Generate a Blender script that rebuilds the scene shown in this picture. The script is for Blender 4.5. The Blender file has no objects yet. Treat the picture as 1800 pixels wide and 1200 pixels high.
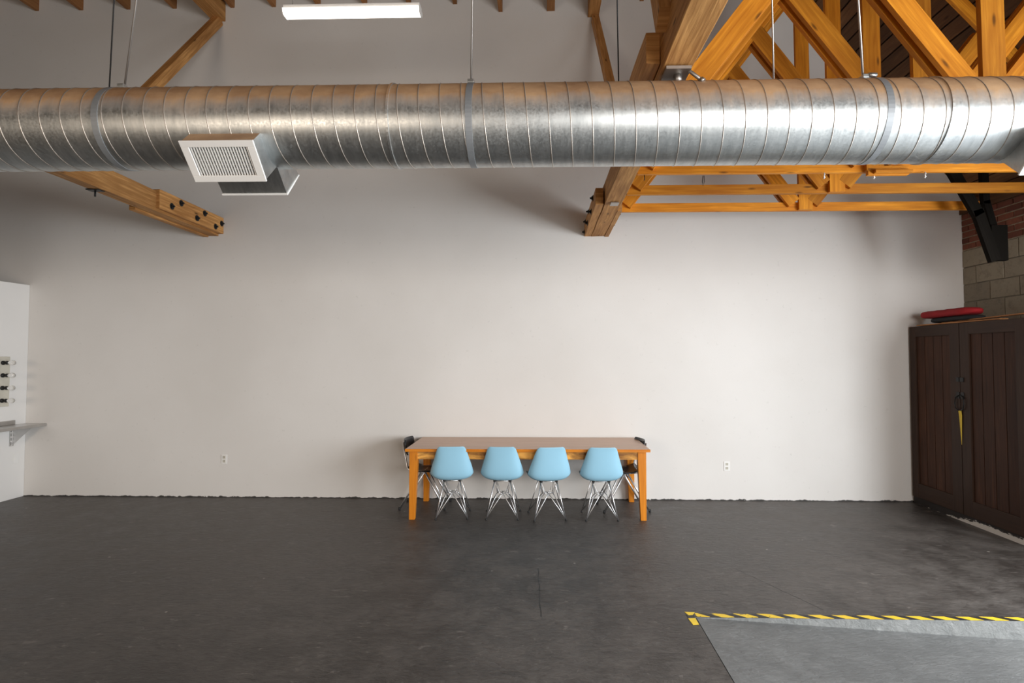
import bpy, bmesh, math, random
from mathutils import Vector, Matrix
random.seed(7)
PI = math.pi
SC = bpy.context.scene
C = SC.collection
CZ = 1.76                      # camera height

# ------------------------------------------------------------------ camera
cam_d = bpy.data.cameras.new('camera'); cam = bpy.data.objects.new('camera', cam_d); C.objects.link(cam)
cam_d.sensor_width = 36; cam_d.lens = 980 / 1800 * 36
cam_d.shift_x = -30 / 1800; cam_d.shift_y = -5 / 1800 * -1 * -1
cam.location = (0, 0, CZ)
cam.rotation_euler = (math.radians(90) + math.atan(33 / 980), 0, math.atan(.0255))
cam_d.clip_start = .05
SC.camera = cam

# ------------------------------------------------------------------ world, lights, exposure
w = bpy.data.worlds.new('world'); SC.world = w; w.use_nodes = True
w.node_tree.nodes['Background'].inputs[0].default_value = (.80, .88, 1, 1)
w.node_tree.nodes['Background'].inputs[1].default_value = 1.0
SC.view_settings.view_transform = 'Standard'
SC.view_settings.look = 'None'
SC.view_settings.gamma = 1
SC.view_settings.use_curve_mapping = False
SC.view_settings.exposure = 0.0

def area(name, loc, rot, sx, sy, power, col):
    l = bpy.data.lights.new(name, 'AREA'); l.shape = 'RECTANGLE'; l.size = sx; l.size_y = sy
    l.energy = power; l.color = col
    o = bpy.data.objects.new(name, l); C.objects.link(o); o.location = loc; o.rotation_euler = rot
    return o
# daylight comes in through the open loading door in the right wall (the ramp leads down to it),
# and, weaker, a front window at right; warm left fill and opening are added
DOOR = (-1.2, 3.80, -.25, 3.05)    # y0, y1, z0, z1
FY = -3.4
area('daylight_door', (5.30, (DOOR[0] + DOOR[1]) / 2, 1.90), (0, math.radians(76), 0), 2.3, 4.9, 620, (.955, 1, 1.03))
FILL_GAP = (-5.2, -2.2, .9, 3.0)  # made-up opening in the unseen front wall, for the warm fill
fill_light = area('warm_fill_left', (-3.7, FY - .05, 1.95), (math.radians(78), 0, 0), 2.9, 2.0, 70, (1, .80, .60))  # added fill, no known source: lifts and warms the left side
fill_light.data.spread = math.radians(115)
WIN2 = (1.5, 4.7, 1.0, 3.1)
area('daylight_window_right', (3.1, FY - .05, 2.05), (math.radians(78), 0, 0), 3.1, 2.0, 270, (1, .97, .93))

# ------------------------------------------------------------------ mesh helpers
def BM(): return bmesh.new()
BASE = {}
def obj(name, bm, mat, parent=None, smooth=False, bevel=0, label=None):
    bmesh.ops.recalc_face_normals(bm, faces=bm.faces[:])
    me = bpy.data.meshes.new(name)
    cs = [v.co for v in bm.verts]
    lo = Vector([min(c[i] for c in cs) for i in range(3)]); hi = Vector([max(c[i] for c in cs) for i in range(3)])
    c = (lo + hi) / 2
    bmesh.ops.translate(bm, verts=bm.verts[:], vec=-c)
    if smooth:
        for f in bm.faces: f.smooth = True
    bm.to_mesh(me); bm.free()
    if isinstance(mat, (list, tuple)):
        for m_ in mat: me.materials.append(m_)
    else: me.materials.append(mat)
    o = bpy.data.objects.new(name, me); C.objects.link(o)
    pb = BASE.get(parent.name, Vector()) if parent else Vector()
    o.parent = parent; o.location = c - pb
    BASE[o.name] = c
    if bevel:
        m_ = o.modifiers.new('bevel', 'BEVEL'); m_.width = bevel; m_.segments = 2; m_.limit_method = 'ANGLE'
    if label: o['label'] = label
    return o
def thing(name, label, cat, loc=(0, 0, 0), rotz=0, group=None, local=False):
    o = bpy.data.objects.new(name, None); C.objects.link(o); o.empty_display_size = .1
    o.location = loc; o.rotation_euler = (0, 0, rotz)
    BASE[o.name] = Vector() if local else Vector(loc)
    o['label'] = label; o['category'] = cat
    if group: o['group'] = group
    return o
def tag(o, label, cat, group=None):
    o['label'] = label; o['category'] = cat
    if group: o['group'] = group
    return o
def struct(o): o['kind'] = 'structure'; return o

def box(bm, x0, x1, y0, y1, z0, z1, rot=None, mi=0):
    vs = [bm.verts.new((x, y, z)) for x in (x0, x1) for y in (y0, y1) for z in (z0, z1)]
    if rot:
        for v in vs: v.co = rot @ v.co
    for q in ((0, 1, 3, 2), (4, 6, 7, 5), (0, 4, 5, 1), (2, 3, 7, 6), (0, 2, 6, 4), (1, 5, 7, 3)):
        f = bm.faces.new([vs[i] for i in q]); f.material_index = mi
    return vs
def beam(bm, p0, p1, wid, hgt, up=(0, 0, 1), jit=0, segs=1, ends=None):
    """rectangular timber from p0 to p1 (centre line), UV in metres along the grain"""
    p0 = Vector(p0); p1 = Vector(p1); d = (p1 - p0); L = d.length; d.normalize()
    s = d.cross(Vector(up)).normalized(); u = s.cross(d).normalized()
    uv = bm.loops.layers.uv.verify()
    rings = []
    for k in range(segs + 1):
        c = p0 + d * (L * k / segs); r = []
        for a, b in ((-1, -1), (1, -1), (1, 1), (-1, 1)):
            j = Vector([random.uniform(-jit, jit) for _ in range(3)]) if jit else Vector()
            r.append(bm.verts.new(c + s * a * wid / 2 + u * b * hgt / 2 + j))
        rings.append(r)
    off = random.random() * 20
    per = [0, wid, wid + hgt, 2 * wid + hgt, 2 * wid + 2 * hgt]
    for k in range(segs):
        for i in range(4):
            j = (i + 1) % 4
            f = bm.faces.new((rings[k][i], rings[k][j], rings[k + 1][j], rings[k + 1][i]))
            us = (L * k / segs, L * k / segs, L * (k + 1) / segs, L * (k + 1) / segs)
            vsx = (per[i], per[i + 1], per[i + 1], per[i])
            for l, a, b in zip(f.loops, us, vsx): l[uv].uv = (a + off, b + off)
    for r in (rings[0], rings[-1]):
        f = bm.faces.new(r)
        for l, (a, b) in zip(f.loops, ((0, 0), (wid * .2, 0), (wid * .2, hgt), (0, hgt))): l[uv].uv = (a + off, b + off)
def tube(bm, pts, r, n=8, closed=False):
    pts = [Vector(p) for p in pts]; rings = []
    N = len(pts)
    for i, p in enumerate(pts):
        if closed: t = pts[(i + 1) % N] - pts[i - 1]
        else: t = pts[min(i + 1, N - 1)] - pts[max(i - 1, 0)]
        t.normalize()
        a = Vector((0, 0, 1)) if abs(t.z) < .9 else Vector((1, 0, 0))
        s = t.cross(a).normalized(); u = s.cross(t)
        rings.append([bm.verts.new(p + (s * math.cos(2 * PI * k / n) + u * math.sin(2 * PI * k / n)) * r) for k in range(n)])
    for i in range(N if closed else N - 1):
        A = rings[i]; B = rings[(i + 1) % N]
        for k in range(n):
            f = bm.faces.new((A[k], A[(k + 1) % n], B[(k + 1) % n], B[k])); f.smooth = True
    if not closed:
        bm.faces.new(rings[0]); bm.faces.new(rings[-1])
def cyl(bm, p0, p1, r, n=12): tube(bm, [p0, p1], r, n)
def lathe(bm, prof, axis0, axis, n=16):
    """prof: list of (distance along axis, radius)"""
    axis = Vector(axis).normalized(); p0 = Vector(axis0)
    a = Vector((0, 0, 1)) if abs(axis.z) < .9 else Vector((1, 0, 0))
    s = axis.cross(a).normalized(); u = s.cross(axis); rings = []
    for d, r in prof:
        rings.append([bm.verts.new(p0 + axis * d + (s * math.cos(2 * PI * k / n) + u * math.sin(2 * PI * k / n)) * max(r, 1e-4)) for k in range(n)])
    for A, B in zip(rings, rings[1:]):
        for k in range(n):
            f = bm.faces.new((A[k], A[(k + 1) % n], B[(k + 1) % n], B[k])); f.smooth = True
    bm.faces.new(rings[0]); bm.faces.new(rings[-1])
def prism(bm, poly, vec):
    """poly: list of 3-D points, extruded by vec"""
    a = [bm.verts.new(p) for p in poly]; b = [bm.verts.new(Vector(p) + Vector(vec)) for p in poly]
    bm.faces.new(a); bm.faces.new(b)
    n = len(a)
    for i in range(n): bm.faces.new((a[i], a[(i + 1) % n], b[(i + 1) % n], b[i]))

# ------------------------------------------------------------------ materials
class NT:
    def __init__(s, name):
        s.m = bpy.data.materials.new(name); s.m.use_nodes = True; s.t = s.m.node_tree; s.n = s.t.nodes
        s.b = s.n['Principled BSDF']
    def add(s, typ, **kw):
        n = s.n.new(typ)
        for k, v in kw.items(): setattr(n, k, v)
        return n
    def link(s, a, b): s.t.links.new(a, b)
    def coord(s, kind='Object', scale=(1, 1, 1)):
        c = s.add('ShaderNodeTexCoord'); mp = s.add('ShaderNodeMapping'); mp.inputs['Scale'].default_value = scale
        s.link(c.outputs[kind], mp.inputs[0]); return mp.outputs[0]
    def geo(s, scale=(1, 1, 1)):
        c = s.add('ShaderNodeNewGeometry'); mp = s.add('ShaderNodeMapping'); mp.inputs['Scale'].default_value = scale
        s.link(c.outputs['Position'], mp.inputs[0]); return mp.outputs[0]
    def noise(s, vec, scale, detail=4, rough=.55, dist=0):
        n = s.add('ShaderNodeTexNoise'); n.inputs['Scale'].default_value = scale; n.inputs['Detail'].default_value = detail
        n.inputs['Roughness'].default_value = rough; n.inputs['Distortion'].default_value = dist
        s.link(vec, n.inputs['Vector']); return n.outputs['Fac']
    def ramp(s, fac, stops, interp='LINEAR'):
        r = s.add('ShaderNodeValToRGB'); r.color_ramp.interpolation = interp; e = r.color_ramp.elements
        while len(e) < len(stops): e.new(.5)
        for el, (p, c) in zip(e, stops):
            el.position = p; el.color = tuple(c) + (1,) if len(c) == 3 else c
        s.link(fac, r.inputs[0]); return r.outputs[0]
    def val(s, fac, a, b, lo=0.0, hi=1.0):
        r = s.add('ShaderNodeMapRange'); r.inputs[1].default_value = a; r.inputs[2].default_value = b
        r.inputs[3].default_value = lo; r.inputs[4].default_value = hi; s.link(fac, r.inputs[0]); return r.outputs[0]
    def mix(s, fac, a, b, mode='MIX'):
        m = s.add('ShaderNodeMix', data_type='RGBA', blend_type=mode)
        for inp, v in ((m.inputs[0], fac), (m.inputs[6], a), (m.inputs[7], b)):
            if isinstance(v, (int, float)): inp.default_value = v
            elif isinstance(v, tuple): inp.default_value = v + (1,)
            else: s.link(v, inp)
        return m.outputs[2]
    def math(s, op, a, b=0.0):
        m = s.add('ShaderNodeMath', operation=op)
        for inp, v in ((m.inputs[0], a), (m.inputs[1], b)):
            if isinstance(v, (int, float)): inp.default_value = v
            else: s.link(v, inp)
        return m.outputs[0]
    def bump(s, h, strength, dist=.01):
        b = s.add('ShaderNodeBump'); b.inputs['Strength'].default_value = strength; b.inputs['Distance'].default_value = dist
        s.link(h, b.inputs['Height']); s.link(b.outputs[0], s.b.inputs['Normal'])
    def col(s, c):
        if isinstance(c, tuple): s.b.inputs['Base Color'].default_value = c + (1,)
        else: s.link(c, s.b.inputs['Base Color'])
    def set(s, **kw):
        for k, v in kw.items():
            k = k.replace('_', ' ')
            if isinstance(v, (int, float, tuple)): s.b.inputs[k].default_value = v
            else: s.link(v, s.b.inputs[k])
        return s.m

def plain(name, col, rough=.5, metal=0, var=.08, scale=6, **kw):
    t = NT(name); n = t.noise(t.coord(), scale, 3)
    t.col(t.mix(t.val(n, .3, .7), tuple(c * (1 - var) for c in col), tuple(min(1, c * (1 + var)) for c in col)))
    return t.set(Roughness=rough, Metallic=metal, **kw)

def wood(name, dark, light, rough=.6, knots=.5, bump=.25, pervar=.25, grain=1.0, con=1.0):
    t = NT(name)
    uv = t.add('ShaderNodeTexCoord'); oi = t.add('ShaderNodeObjectInfo')
    av = t.add('ShaderNodeVectorMath', operation='ADD'); t.link(uv.outputs['UV'], av.inputs[0])
    cb = t.add('ShaderNodeCombineXYZ'); t.link(t.math('MULTIPLY', oi.outputs['Random'], 31.0), cb.inputs[0]); t.link(cb.outputs[0], av.inputs[1])
    mp = t.add('ShaderNodeMapping'); mp.inputs['Scale'].default_value = (1.6, 28 * grain, 1); t.link(av.outputs[0], mp.inputs[0])
    g = t.noise(mp.outputs[0], 1.5, 6, .6, .4)
    mp2 = t.add('ShaderNodeMapping'); mp2.inputs['Scale'].default_value = (1.2, 4, 1); t.link(av.outputs[0], mp2.inputs[0])
    g2 = t.noise(mp2.outputs[0], 1.2, 3)
    f = t.math('ADD', t.math('MULTIPLY', g, .6), t.math('MULTIPLY', g2, .4))
    c = t.ramp(f, [(.52 - .20 * con, dark), (.52 + .03 * con, tuple((a + b) / 2 for a, b in zip(dark, light))), (.52 + .16 * con, light)])
    vo = t.add('ShaderNodeTexVoronoi'); vo.inputs['Scale'].default_value = 1.0
    mp3 = t.add('ShaderNodeMapping'); mp3.inputs['Scale'].default_value = (2.6, 9, 1); t.link(av.outputs[0], mp3.inputs[0]); t.link(mp3.outputs[0], vo.inputs['Vector'])
    k = t.val(vo.outputs['Distance'], .05, .13, knots, 0)
    c = t.mix(k, c, tuple(x * .25 for x in dark))
    hv = t.add('ShaderNodeHueSaturation'); t.link(c, hv.inputs['Color'])
    t.link(t.val(oi.outputs['Random'], 0, 1, 1 - pervar, 1 + pervar * .6), hv.inputs['Value'])
    t.col(hv.outputs[0]); t.bump(g, bump, .004)
    t.b.inputs['Specular IOR Level'].default_value = .3
    return t.set(Roughness=rough)

M = {}
# white-grey painted plaster
t = NT('plaster_wall'); g = t.geo()
n1 = t.noise(g, .6, 4); n2 = t.noise(g, 22, 5); n3 = t.noise(g, 90, 2)
base = t.mix(t.val(n1, .35, .65), (.695, .670, .640), (.745, .722, .695))
base = t.mix(t.val(n2, .66, .78, 0, .35), base, (.50, .48, .45))
sep = t.add('ShaderNodeSeparateXYZ'); t.link(g, sep.inputs[0])
nb = t.noise(t.geo((9, 9, 22)), 1.4, 4)
edge = t.math('LESS_THAN', t.math('ADD', sep.outputs[2], t.math('MULTIPLY', t.math('SUBTRACT', nb, .5), -.06)), .011)
base = t.mix(edge, base, (.05, .048, .045))
t.col(base); t.bump(t.math('ADD', t.math('MULTIPLY', n1, .6), t.math('MULTIPLY', n3, .08)), .25, .02)
M['wall'] = t.set(Roughness=.58, Specular_IOR_Level=.3)
M['partition'] = plain('white_partition_paint', (.80, .785, .765), .5, var=.02, scale=1)
M['roof'] = plain('roof_underside', (.10, .055, .03), .8)
# floor
def floor_mat(name, dark, light, chips, rlo, rhi, cracks):
    t = NT(name); g = t.geo()
    a = t.noise(g, .5, 5, .6); b = t.noise(g, 4, 6, .65, .3); c = t.noise(t.geo((1, 2.2, 1)), 14, 6, .7, .5); d = t.noise(g, 60, 3)
    f = t.math('ADD', t.math('MULTIPLY', a, .4), t.math('ADD', t.math('MULTIPLY', b, .3), t.math('MULTIPLY', c, .3)))
    col = t.ramp(f, [(.43, dark), (.57, light)])
    ch = t.noise(t.geo((1, 1.7, 1)), 9, 5, .7, .8)
    col = t.mix(t.val(ch, .62, .67, 0, chips), col, tuple(min(1, x * 1.7 + .01) for x in light))
    ch2 = t.noise(t.geo((1, 2.5, 1)), 7.3, 6, .75, 1.6)
    col = t.mix(t.val(ch2, .385, .35, 0, chips), col, tuple(x * .4 for x in dark))
    ch3 = t.noise(t.geo((.35, 1.6, 1)), 4.1, 7, .8, 2.5)       # long scuffs
    col = t.mix(t.val(t.math('ABSOLUTE', t.math('SUBTRACT', ch3, .5)), .006, .0, 0, chips * .6), col, tuple(x * .45 for x in dark))
    vo = t.add('ShaderNodeTexVoronoi'); vo.inputs['Scale'].default_value = 3.2; t.link(g, vo.inputs['Vector'])
    vs_ = t.add('ShaderNodeSeparateColor'); t.link(vo.outputs['Color'], vs_.inputs[0])
    spk = t.math('MULTIPLY', t.math('LESS_THAN', t.math('ADD', vo.outputs['Distance'], t.math('MULTIPLY', t.math('SUBTRACT', c, .5), .08)), .034), t.math('GREATER_THAN', vs_.outputs[0], .55))
    col = t.mix(t.math('MULTIPLY', spk, chips), col, (.46, .43, .38))
    sp = t.add('ShaderNodeSeparateXYZ'); t.link(g, sp.inputs[0])
    for (x0, y0, x1, y1, wd) in cracks:      # expansion cracks in the concrete
        L = math.hypot(x1 - x0, y1 - y0); dx, dy = (x1 - x0) / L, (y1 - y0) / L
        rx = t.math('SUBTRACT', sp.outputs[0], x0); ry = t.math('SUBTRACT', sp.outputs[1], y0)
        al = t.math('ADD', t.math('MULTIPLY', rx, dx), t.math('MULTIPLY', ry, dy))
        ac = t.math('ADD', t.math('MULTIPLY', rx, -dy), t.math('MULTIPLY', ry, dx))
        ac = t.math('ABSOLUTE', t.math('ADD', ac, t.math('MULTIPLY', t.math('SUBTRACT', b, .5), .04)))
        mk = t.math('MULTIPLY', t.math('LESS_THAN', ac, wd), t.math('MULTIPLY', t.math('GREATER_THAN', al, 0), t.math('LESS_THAN', al, L)))
        col = t.mix(mk, col, tuple(x * .3 for x in dark))
    t.col(col); t.bump(t.math('ADD', b, t.math('ADD', t.math('MULTIPLY', ch2, 1.0), t.math('ADD', t.math('MULTIPLY', c, .8), t.math('MULTIPLY', d, .15)))), .55, .016)
    return t.set(Roughness=t.val(t.math('ADD', t.math('MULTIPLY', b, .5), t.math('MULTIPLY', a, .5)), .35, .65, rlo, rhi), Specular_IOR_Level=.5)
M['floor'] = floor_mat('dark_painted_concrete', (.040, .034, .030), (.100, .088, .079), .62, .30, .55,
                       [(-.02, 3.85, -.045, 4.72, .0045), (1.95, 4.0, 1.60, 4.75, .0045)])
M['ramp'] = floor_mat('grey_ramp_concrete', (.115, .117, .116), (.165, .167, .164), .12, .35, .5, [])
M['kerb'] = floor_mat('kerb_face_concrete', (.15, .157, .155), (.23, .235, .23), .3, .6, .8, [])
# woods
M['truss'] = wood('orange_pine_truss', (.46, .145, .005), (.77, .31, .022), .6, .85, .3, .28, 1, .7)
M['truss_old'] = wood('weathered_fir_beam', (.34, .15, .042), (.64, .335, .115), .7, .9, .7, .12, 1, .62)
M['dark_timber'] = wood('dark_timber', (.007, .006, .005), (.014, .012, .010), 1.0, .2)
M['dark_timber'].node_tree.nodes['Principled BSDF'].inputs['Specular IOR Level'].default_value = .05
M['board'] = wood('roof_board', (.10, .045, .018), (.24, .115, .045), .7, .5, .4, .5)
M['joist'] = wood('joist', (.24, .10, .035), (.46, .22, .08), .7, .4)
M['table'] = wood('honey_pine_table', (.48, .14, .006), (.76, .28, .020), .38, .3, .15, .06)
M['apron'] = wood('figured_table_apron', (.16, .055, .012), (.85, .42, .09), .35, .95, .2, .05, .25, .38)
M['table_top'] = wood('table_top_board', (.54, .34, .235), (.70, .48, .35), .34, .35, .1, .08)
M['cab'] = wood('dark_stained_cabinet', (.030, .010, .004), (.088, .032, .013), .65, .3, .3, .2)
M['cab_frame'] = wood('dark_cabinet_frame', (.028, .012, .006), (.054, .025, .013), .6, .2, .3, .05)
M['loose_board'] = wood('loose_board', (.26, .10, .03), (.42, .19, .06), .6, .3)
# galvanised duct with dust on its upward side
def galv(name, dusty):
    t = NT(name); g = t.geo(); ob = t.geo((1, 1, 1))
    sp = t.noise(t.geo((6, 1.2, 1.2)), 5, 5, .7); fine = t.noise(g, 90, 3); st = t.noise(t.geo((70, 2, 2)), 1.0, 3)
    col = t.mix(t.val(sp, .3, .7), (.46, .485, .49), (.66, .68, .675))
    rough = t.val(fine, .3, .7, .36, .48)
    ge = t.add('ShaderNodeNewGeometry'); s3 = t.add('ShaderNodeSeparateXYZ'); t.link(ge.outputs['Normal'], s3.inputs[0])
    if dusty:
        patch = t.noise(t.geo((1.3, 2, 2)), 1.6, 5, .65)
        streak = t.noise(t.geo((14, 2, 2)), 1.2, 4, .7)
        up = t.math('ADD', s3.outputs[2], t.math('ADD', t.math('MULTIPLY', t.math('SUBTRACT', patch, .5), .55), t.math('MULTIPLY', t.math('SUBTRACT', streak, .5), .35)))
        d = t.val(up, -.05, .42, 0, .95)
        dc = t.mix(t.val(patch, .35, .65), (.30, .155, .068), (.58, .36, .19))
        col = t.mix(d, col, dc)
        t.set(Metallic=t.val(d, 0, .9, 1, .18), Roughness=t.math('ADD', rough, t.math('MULTIPLY', d, .12)))
    else:
        t.set(Metallic=1.0, Roughness=rough)
    t.col(col); t.bump(t.math('ADD', t.math('MULTIPLY', sp, .5), t.math('MULTIPLY', fine, .1)), .04, .004)
    return t.m
M['duct'] = galv('galvanised_spiral_duct', True)
M['galv'] = galv('clean_galvanised_sheet', False)
M['strap'] = plain('blue_grey_strap', (.30, .315, .33), .5, .5)
M['seam'] = plain('duct_seam', (.44, .39, .34), .42, .7)
M['chrome'] = plain('chrome', (.86, .86, .87), .36, 1, .02)
M['steel'] = plain('dull_steel', (.42, .40, .38), .45, 1)
M['stainless'] = plain('stainless_steel', (.55, .54, .53), .32, 1)
M['black_iron'] = plain('black_iron', (.02, .02, .02), .5, .4)
M['white_metal'] = plain('white_enamel', (.80, .78, .75), .4, 0, .03)
M['white_plastic'] = plain('white_plastic', (.82, .81, .79), .35, 0, .02)
M['slot'] = plain('dark_slot', (.008, .008, .008), .9)
M['blue'] = plain('sky_blue_plastic', (.31, .57, .73), .4, 0, .02, 2)
M['black_plastic'] = plain('black_plastic', (.014, .016, .02), .35)
M['rubber'] = plain('black_rubber', (.02, .02, .02), .8)
M['red'] = plain('red_fabric', (.30, .004, .008), .8, 0, .15, 8)
M['black_cloth'] = plain('black_fabric', (.008, .010, .012), .8)
M['yellow'] = plain('yellow_webbing', (.72, .50, .04), .7)
M['mortar_block'] = plain('grey_mortar', (.18, .155, .115), .9, 0, .3, 12)
M['mortar_brick'] = plain('pale_brick_mortar', (.34, .27, .19), .9, 0, .25, 20)
M['concrete_dark'] = plain('shell_concrete', (.15, .10, .065), .8)
M['cream_plate'] = plain('cream_metal_plate', (.58, .55, .47), .5)
t = NT('brick_red'); ob = t.geo(); oi = t.add('ShaderNodeObjectInfo')
n = t.noise(ob, 18, 5, .7)
c = t.mix(oi.outputs['Random'], (.12, .035, .02), (.24, .075, .040)); c = t.mix(t.val(n, .45, .75, 0, .5), c, (.07, .03, .02))
t.col(c); t.bump(n, .5, .01); M['brick'] = t.set(Roughness=.85)
t = NT('concrete_block'); ob = t.geo(); oi = t.add('ShaderNodeObjectInfo')
n = t.noise(ob, 14, 6, .7); n2 = t.noise(ob, 120, 2)
c = t.mix(oi.outputs['Random'], (.23, .20, .15), (.33, .29, .215)); c = t.mix(t.val(n, .5, .75, 0, .7), c, (.13, .11, .085))
t.col(c); t.bump(t.math('ADD', n, t.math('MULTIPLY', n2, .5)), .6, .01); M['block'] = t.set(Roughness=.9)
t = NT('worn_white_toe_board'); g = t.geo((3, 3, 9)); n = t.noise(g, 4, 6, .75)
sp = t.add('ShaderNodeSeparateXYZ'); t.link(t.geo(), sp.inputs[0])
mk = t.val(t.math('ADD', t.math('ADD', sp.outputs[2], t.val(sp.outputs[1], 6.0, 6.4, 0, .06)), t.math('MULTIPLY', t.math('SUBTRACT', n, .5), .14)), .050, .054)
t.col(t.mix(mk, (.62, .58, .53), (.015, .01, .008))); M['toe'] = t.set(Roughness=.7)
def emis(name, col, s):
    t = NT(name); t.col(col); return t.set(Emission_Color=col + (1,), Emission_Strength=s, Roughness=.4)
M['led'] = emis('lit_diffuser', (1.0, .93, .84), 5.0)
t = NT('clear_bulb_glass'); t.col((.93, .92, .9)); M['glass'] = t.set(Roughness=.08, Transmission_Weight=.75, IOR=1.3)
# hazard tape (printed stripes)
t = NT('hazard_tape'); g = t.geo(); sp = t.add('ShaderNodeSeparateXYZ'); t.link(g, sp.inputs[0])
ph = t.math('FRACT', t.math('MULTIPLY', t.math('ADD', sp.outputs[0], t.math('MULTIPLY', sp.outputs[1], 1.35)), 1 / .165))
n = t.noise(g, 22, 5, .7, .6)
wear = t.math('ADD', n, t.val(sp.outputs[0], 1.0, 1.9, .10, -.05))
c = t.mix(t.math('GREATER_THAN', ph, .56), (.78, .52, .03), (.02, .019, .018))
c = t.mix(t.val(wear, .64, .68), c, (.07, .06, .05)); t.col(c); M['tape'] = t.set(Roughness=.5)
M['tape_yellow'] = plain('yellow_tape', (.80, .55, .03), .5)
M['tape_black'] = plain('black_tape', (.02, .02, .02), .5)

# ------------------------------------------------------------------ room shell
WY = 6.985; RX = 5.19; LX = -10.0; TOPZ = CZ + 4.75; PX = -6.605; PH = 2.69
KY = 3.87; JX = 1.03; RS = .057          # ramp edge y, ramp joint x, ramp slope
bm = BM()   # main slab with a cut-out for the ramp
z1 = 0; z0 = -.5
prism(bm, [(LX, FY, z0), (JX, FY, z0), (JX, KY, z0), (LX, KY, z0)], (0, 0, .5))
prism(bm, [(LX, KY, z0), (RX, KY, z0), (RX, WY, z0), (LX, WY, z0)], (0, 0, .5))
floor = struct(obj('floor', bm, M['floor']))
bm = BM()
prism(bm, [(JX + .006, FY, -.45), (JX + .006, FY, -.002), (RX, FY, -(RX - JX) * RS), (RX, FY, -.45)], (0, KY - FY - .004, 0))
ramp = obj('ramp_slab', bm, M['ramp'], floor)
bm = BM()   # lighter kerb face above the ramp
prism(bm, [(JX, KY - .003, 0), (RX, KY - .003, 0), (RX, KY - .003, -(RX - JX) * RS - .01), (JX, KY - .003, -.01)], (0, .002, 0))
obj('kerb_face', bm, M['kerb'], floor)

bm = BM(); box(bm, LX, RX + .3, WY, WY + .2, -.3, TOPZ + .4); wall_back = struct(obj('wall_back', bm, M['wall']))
bm = BM(); box(bm, LX - .2, LX, FY, WY, -.3, TOPZ + .3); struct(obj('wall_left_outer', bm, M['concrete_dark']))
bm = BM(); box(bm, PX - .13, PX, 2.6, WY - .001, 0, PH); struct(obj('wall_left', bm, M['partition'], bevel=.004))
bm = BM(); box(bm, RX, RX + .25, DOOR[1], WY, -.4, CZ + 1.80); box(bm, RX, RX + .25, FY, DOOR[0], -.4, CZ + 1.80); box(bm, RX, RX + .25, DOOR[0], DOOR[1], DOOR[3], CZ + 1.80)
wall_right = struct(obj('wall_right', bm, M['mortar_block']))
bm = BM()
def front_piece(x0, x1, zz0, zz1): box(bm, x0, x1, FY - .2, FY, zz0, zz1)
front_piece(LX, FILL_GAP[0], -.3, TOPZ); front_piece(FILL_GAP[0], FILL_GAP[1], -.3, FILL_GAP[2]); front_piece(FILL_GAP[0], FILL_GAP[1], FILL_GAP[3], TOPZ); front_piece(FILL_GAP[1], WIN2[0], -.3, TOPZ); front_piece(WIN2[0], WIN2[1], -.3, WIN2[2]); front_piece(WIN2[0], WIN2[1], WIN2[3], TOPZ); front_piece(WIN2[1], RX + .2, -.3, TOPZ)
struct(obj('wall_front', bm, M['concrete_dark']))
# ceiling: flat over the left, sloping down to the right wall
SLX = 2.85; SZ0 = CZ + 2.1; SLP = 1.1
def roofz(x): return SZ0 + SLP * (RX - x)
bm = BM()
zt = roofz(SLX) + .03
prism(bm, [(LX, FY, zt - .02), (SLX, FY, zt), (RX + .25, FY, SZ0 - .245), (RX + .25, FY, SZ0 + .1), (SLX, FY, zt + .3), (LX, FY, zt + .3)], (0, WY - FY + .2, 0))
ceiling = struct(obj('ceiling', bm, M['roof']))
# roof boards on the slope, one by one
dirv = Vector((1, 0, -SLP)).normalized(); nrm = Vector((SLP, 0, 1)).normalized()
L = (RX - SLX) * math.sqrt(1 + SLP ** 2); bw = .150; k = 0
while k * bw < L + .2:
    c = Vector((SLX, 0, roofz(SLX))) + dirv * (bw * (k + .5)) - nrm * (.016 + random.uniform(0, .005))
    ysplit = random.choice([4.0, 4.6, 5.3])
    for (ya, yb) in ((2.2, ysplit - .003), (ysplit + .003, WY - .002)):
        bm = BM(); beam(bm, (c.x, ya, c.z), (c.x, yb, c.z), bw - .016, .022, nrm); obj('roof_board', bm, M['board'], ceiling)
    k += 1
# joists over the left part of the room
jx = [(-5.47), -4.86, -4.25, -3.47, -2.89, -2.28, -1.71, -1.11, -.53, .08]
jx = [(u - 955) / 140.2 for u in (-60, 27, 110, 198, 284, 391, 467, 549, 634, 714, 797, 879, 969, 1131, 1180)]
for i, x in enumerate(jx):
    zb = CZ + (4.53 if i not in (11, 12) else 4.42)
    wdt = .05 if i != 12 else .10
    bm = BM(); beam(bm, (x, 2.0, zb + .14), (x, WY - .002, zb + .14), wdt, .28); obj('joist', bm, M['joist'], ceiling)
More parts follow.
